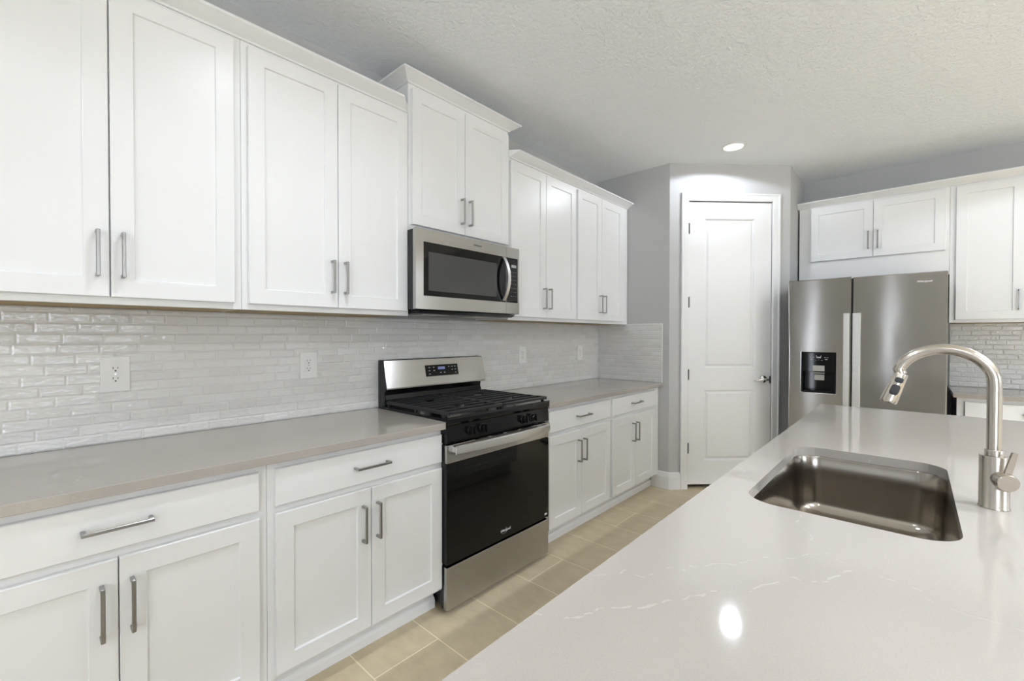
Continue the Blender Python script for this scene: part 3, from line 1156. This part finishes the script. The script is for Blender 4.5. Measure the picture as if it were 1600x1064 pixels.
def frame_front(mb, u0, u1, z0, z1, iu0, iu1, iz0, iz1, d0, d1):
    us = [u0, iu0, iu1, u1]
    zs = [z0, iz0, iz1, z1]
    G = [[mb.v((u, d1, z)) for u in us] for z in zs]
    B = [[mb.v((u, d0, z)) for u in us] for z in zs]
    for zi in range(3):
        for ui in range(3):
            if zi == 1 and ui == 1:
                continue
            for Q in (G, B):
                mb.bm.faces.new((Q[zi][ui], Q[zi][ui + 1], Q[zi + 1][ui + 1], Q[zi + 1][ui]))
    def strip(idx):
        for (a_, b_) in zip(idx, idx[1:] + idx[:1]):
            mb.bm.faces.new((G[a_[0]][a_[1]], G[b_[0]][b_[1]], B[b_[0]][b_[1]], B[a_[0]][a_[1]]))
    strip([(1, 1), (1, 2), (2, 2), (2, 1)])
    strip([(0, 0), (0, 1), (0, 2), (0, 3), (1, 3), (2, 3), (3, 3), (3, 2), (3, 1), (3, 0), (2, 0), (1, 0)])


mb = MB(f_left)
frame_front(mb, MU0, SPL - 0.001, MZ0, MZ1, 1.369, SPL - 0.002, 1.527, 1.803, 0.3855, 0.410)
md = mb.build('door', 'steel', root)
MB(f_left).box(1.3695, SPL - 0.0025, 0.386, 0.4085, 1.5275, 1.8025).build('door_glass', 'glass_black', md)
mb = MB(f_left)
mb.box(1.402, 1.905, 0.4085, 0.4089, 1.555, 1.755)
mg = new_mat('window_mesh', (0.055, 0.055, 0.055), 0.06)
mb.build('viewing_window', mg, md)
mb = MB(f_left)
frame_front(mb, SPL + 0.001, MU1, MZ0, MZ1, SPL + 0.002, 2.092, 1.527, 1.803, 0.3855, 0.410)
mc = mb.build('control_frame', 'steel', root)
MB(f_left).box(SPL + 0.0025, 2.0915, 0.386, 0.4085, 1.5275, 1.8025).build('control_panel', 'glass_black', mc)
mb = MB(f_left)
mb.box(2.035, 2.080, 0.4085, 0.409, 1.745, 1.762)
mb.build('clock_display', 'grey_mark', mc)
for r_ in range(7):
    for c_ in range(3):
        MB(f_left).box(2.030 + c_ * 0.019, 2.041 + c_ * 0.019, 0.4085, 0.4088, 1.715 - r_ * 0.025, 1.719 - r_ * 0.025).build('key', 'dark_mark', mc)
mb = MB(f_left)
rgs = []
for k in range(19):
    s_ = k / 18
    z_ = 1.535 + s_ * (1.800 - 1.535)
    dc = 0.412 + 0.046 * math.sin(math.pi * s_) ** 0.8
    hw = 0.012
    uc = 1.962
    rgs.append([(uc - hw, dc - 0.004, z_), (uc + hw, dc - 0.004, z_), (uc + hw, dc + 0.004, z_), (uc - hw, dc + 0.004, z_)])
mb.rings(rgs)
mb.build('handle', 'steel_light', md, smooth=True, auto=40)
lettering('brand_lettering', 'Whirlpool', 0.0150, (0.4102, 1.714, 1.832), (0, 1, 0), (0, 0, 1), 'dark_mark', md, 0.25, bold=0.0002)

# ------------------------------------------------------------------ refrigerator
root = thing('refrigerator', 'tall stainless side-by-side refrigerator with a black water dispenser', 'refrigerator', (1.967, 4.65, 0))
FF = 4.20
MB().box(1.512, 2.424, FF + 0.066, 5.06, 0.02, 1.745, 0.004).build('body', 'case', root)
for x in (1.56, 2.38):
    for y in (4.36, 4.98):
        MB().cyl((x, y, 0.0003), (x, y, 0.0195), 0.02, n=16).build('foot', 'black_plastic', root)
MB().box(1.52, 2.415, FF + 0.02, FF + 0.06, 0.02, 0.05).build('kick_grille', 'black_plastic', root)


def fridge_door(x0, x1):
    mb = MB()
    mb.box(x0, x1, FF, FF + 0.058, 0.055, 1.766, 0.006, 3)
    return mb.build('door', 'fridge_steel', root)


DX0, DX1, DZ0, DZ1 = 1.592, 1.815, 0.876, 1.192
# left door has a cut-out for the dispenser
mb = MB()
xs = [1.505, DX0, DX1, 1.902]
zs = [0.055, DZ0, DZ1, 1.766]


def fr_front(mb, xs, zs, y0, y1):
    G = [[mb.v((x, y0, z)) for x in xs] for z in zs]
    B = [[mb.v((x, y1, z)) for x in xs] for z in zs]
    for zi in range(3):
        for xi in range(3):
            mb.bm.faces.new((B[zi][xi], B[zi][xi + 1], B[zi + 1][xi + 1], B[zi + 1][xi]))
            if zi == 1 and xi == 1:
                continue
            mb.bm.faces.new((G[zi][xi], G[zi][xi + 1], G[zi + 1][xi + 1], G[zi + 1][xi]))
    per = [(0, 0), (0, 1), (0, 2), (0, 3), (1, 3), (2, 3), (3, 3), (3, 2), (3, 1), (3, 0), (2, 0), (1, 0)]
    for a_, b_ in zip(per, per[1:] + per[:1]):
        mb.bm.faces.new((G[a_[0]][a_[1]], G[b_[0]][b_[1]], B[b_[0]][b_[1]], B[a_[0]][a_[1]]))
    C = [(1, 1), (1, 2), (2, 2), (2, 1)]
    for a_, b_ in zip(C, C[1:] + C[:1]):
        mb.bm.faces.new((G[a_[0]][a_[1]], G[b_[0]][b_[1]], B[b_[0]][b_[1]], B[a_[0]][a_[1]]))


fr_front(mb, xs, zs, FF, FF + 0.058)
mb.bm.normal_update()
es = [e_ for e_ in mb.bm.edges if all(abs(v_.co.y - FF) < 1e-6 for v_ in e_.verts) and len(e_.link_faces) == 2 and abs(e_.link_faces[0].normal.dot(e_.link_faces[1].normal)) < 0.1]
bmesh.ops.bevel(mb.bm, geom=es, offset=0.005, segments=3, affect='EDGES', profile=0.5)
ld = mb.build('door', 'fridge_steel', root)
rd = fridge_door(1.917, 2.429)
mb = MB()
mb.box(1.9025, 1.9165, FF + 0.03, FF + 0.058, 0.06, 1.76)
mb.build('door_gasket', 'black_plastic', root)
for x0, x1, dr in ((1.864, 1.902, ld), (1.919, 1.968, rd)):
    mb = MB()
    mb.box(x0, x1, FF - 0.046, FF - 0.034, 0.42, 1.494, 0.003, 2)
    mb.box(x0 + 0.006, x1 - 0.006, FF - 0.036, FF + 0.001, 1.455, 1.482, 0.002)
    mb.box(x0 + 0.006, x1 - 0.006, FF - 0.036, FF + 0.001, 0.432, 0.459, 0.002)
    mb.build('handle', 'steel_light', dr)
# dispenser
mb = MB()
mb.box(DX0 + 0.001, DX1 - 0.001, FF - 0.002, FF + 0.050, 1.040, DZ1 - 0.001, 0.003, 2)         # control block
mb.box(DX0 + 0.001, DX0 + 0.012, FF - 0.002, FF + 0.050, DZ0 + 0.001, 1.0395, 0.002)
mb.box(DX1 - 0.012, DX1 - 0.001, FF - 0.002, FF + 0.050, DZ0 + 0.001, 1.0395, 0.002)
mb.box(DX0 + 0.0125, DX1 - 0.0125, FF - 0.002, FF + 0.050, DZ0 + 0.001, DZ0 + 0.016, 0.002)
mb.box(DX0 + 0.0125, DX1 - 0.0125, FF + 0.044, FF + 0.050, DZ0 + 0.0165, 1.0395)
dsp = mb.build('water_dispenser', 'glass_black', ld)
mb = MB()
mb.box(1.668, 1.745, FF - 0.0035, FF - 0.0021, 1.046, 1.090)
mb.box(1.676, 1.742, FF + 0.014, FF + 0.022, 0.974, 1.018, 0.002)
mb.box(1.672, 1.744, FF + 0.010, FF + 0.016, 1.026, 1.034)
pd = mb.build('paddle', 'pad', ld)
mb = MB()
for x, z, w_, h_ in ((1.648, 1.152, 0.012, 0.003), (1.668, 1.152, 0.010, 0.003), (1.652, 1.136, 0.016, 0.006), (1.742, 1.152, 0.010, 0.003), (1.758, 1.152, 0.012, 0.003), (1.748, 1.136, 0.016, 0.006),
                     (1.682, 1.130, 0.010, 0.003), (1.702, 1.134, 0.008, 0.003), (1.722, 1.130, 0.010, 0.003)):
    mb.box(x, x + w_, FF - 0.0028, FF - 0.0021, z, z + h_)
mb.box(1.692, 1.722, FF - 0.003, FF - 0.0021, 1.148, 1.158)
mb.box(1.690, 1.695, FF - 0.003, FF - 0.0021, 1.158, 1.168)
mb.box(1.719, 1.724, FF - 0.003, FF - 0.0021, 1.158, 1.168)
mb.build('control_icons', 'grey_mark', ld)
lettering('brand_lettering', 'Whirlpool', 0.0185, (2.272, FF - 0.0002, 1.697), (1, 0, 0), (0, 0, 1), 'white_mark', rd, 0.25, bold=0.0003)

# ------------------------------------------------------------------ electrical outlets


def outlet(u0, u1, z0, z1, label):
    uc, zc = (u0 + u1) / 2, (z0 + z1) / 2
    d0 = 0.0088
    root = thing('power_outlet', label, 'outlet', f_left(uc, d0, z0), 'white duplex outlets on the tile backsplash')
    MB(f_left).box(u0, u1, d0, d0 + 0.006, z0, z1, 0.002, 2).build('cover_plate', 'plastic', root)
    for s_ in (-1, 1):
        cz = zc + s_ * 0.0195
        mb = MB(f_left)
        ring = []
        for k in range(24):
            aa = 2 * math.pi * k / 24
            ring.append((uc + 0.017 * math.cos(aa), max(-0.0135, min(0.0135, 0.017 * math.sin(aa)))))
        mb.rings([[(a_, d0 + dd_, cz + b_) for a_, b_ in ring] for dd_ in (0.005, 0.0075)])
        rc = mb.build('receptacle', 'plastic', root)
        mb = MB(f_left)
        mb.box(uc - 0.0078, uc - 0.0055, d0 + 0.0074, d0 + 0.0079, cz + 0.0005, cz + 0.0085)
        mb.box(uc + 0.0055, uc + 0.0075, d0 + 0.0074, d0 + 0.0079, cz + 0.0015, cz + 0.0080)
        mb.cyl((uc, d0 + 0.0074, cz - 0.0065), (uc, d0 + 0.0079, cz - 0.0065), 0.0028, n=12)
        mb.build('slots', 'slot', rc)
    mb = MB(f_left)
    mb.cyl((uc, d0 + 0.006, zc), (uc, d0 + 0.0068, zc), 0.003, n=12)
    mb.build('screw', 'chrome', root)


outlet(0.188, 0.273, 1.108, 1.241, 'white outlet nearest the camera on the tile at left')
outlet(0.915, 1.001, 1.107, 1.238, 'white outlet on the tile between the near outlet and the gas range')
outlet(2.556, 2.641, 1.107, 1.236, 'first white outlet on the tile to the right of the gas range')
outlet(3.352, 3.436, 1.103, 1.233, 'farthest white outlet on the tile, closest to the grey corner')

# ------------------------------------------------------------------ recessed ceiling lights, plus added fill lamps


def downlight(x, y, label, power, cone=161, blend=0.12):
    root = thing('recessed_light', label, 'ceiling light', (x, y, CEIL - 0.008))
    mb = MB()
    mb.lathe([(0.092, -0.001), (0.090, -0.005), (0.074, -0.008), (0.070, -0.004), (0.070, -0.001)], (x, y, CEIL), 36)
    mb.build('trim_ring', 'trim', root, smooth=True)
    mb = MB()
    mb.lathe([(0.069, -0.0012), (0.068, -0.0035), (0.004, -0.0045)], (x, y, CEIL), 36)
    mb.build('lens', 'lens', root, smooth=True)
    sd_ = bpy.data.lights.new('downlight_lamp', 'SPOT')
    sd_.energy = power
    sd_.color = (0.895, 0.962, 1.075)
    sd_.spot_size = math.radians(cone)
    sd_.spot_blend = blend
    sd_.shadow_soft_size = 0.05
    so = bpy.data.objects.new('downlight_lamp', sd_)
    COL.objects.link(so)
    so.location = (x, y, CEIL - 0.014)


downlight(1.205, 3.735, 'lit recessed ceiling light in front of the pantry door', 27)
downlight(1.205, 0.72, 'recessed ceiling light over the aisle near the camera, above the picture', 64, 150, 1.0)
FAR_FILL = {(3.4, 3.6): 'right of the refrigerator', (4.1, 2.2): 'beyond the far side of the island', (4.1, 0.6): 'right of the camera', (3.0, -1.6): 'right behind the camera',
       (1.205, -1.6): 'over the left counter, behind the camera', (5.6, 3.735): 'far right near the back wall', (5.6, 2.2): 'far right in the back half of the room',
       (5.6, 0.6): 'far right in mid room', (5.6, -1.6): 'far right near the rear windows', (7.1, 3.0): 'beside the far right window', (7.1, 0.6): 'in front of the middle right window'}
for (x, y), where in FAR_FILL.items():  # invented fill lamps that brighten floor, island and ceiling
    downlight(x, y, 'added recessed fill light out of the picture, ' + where, 300 if x > 3.5 else 50, 110 if x > 3.5 else 150)
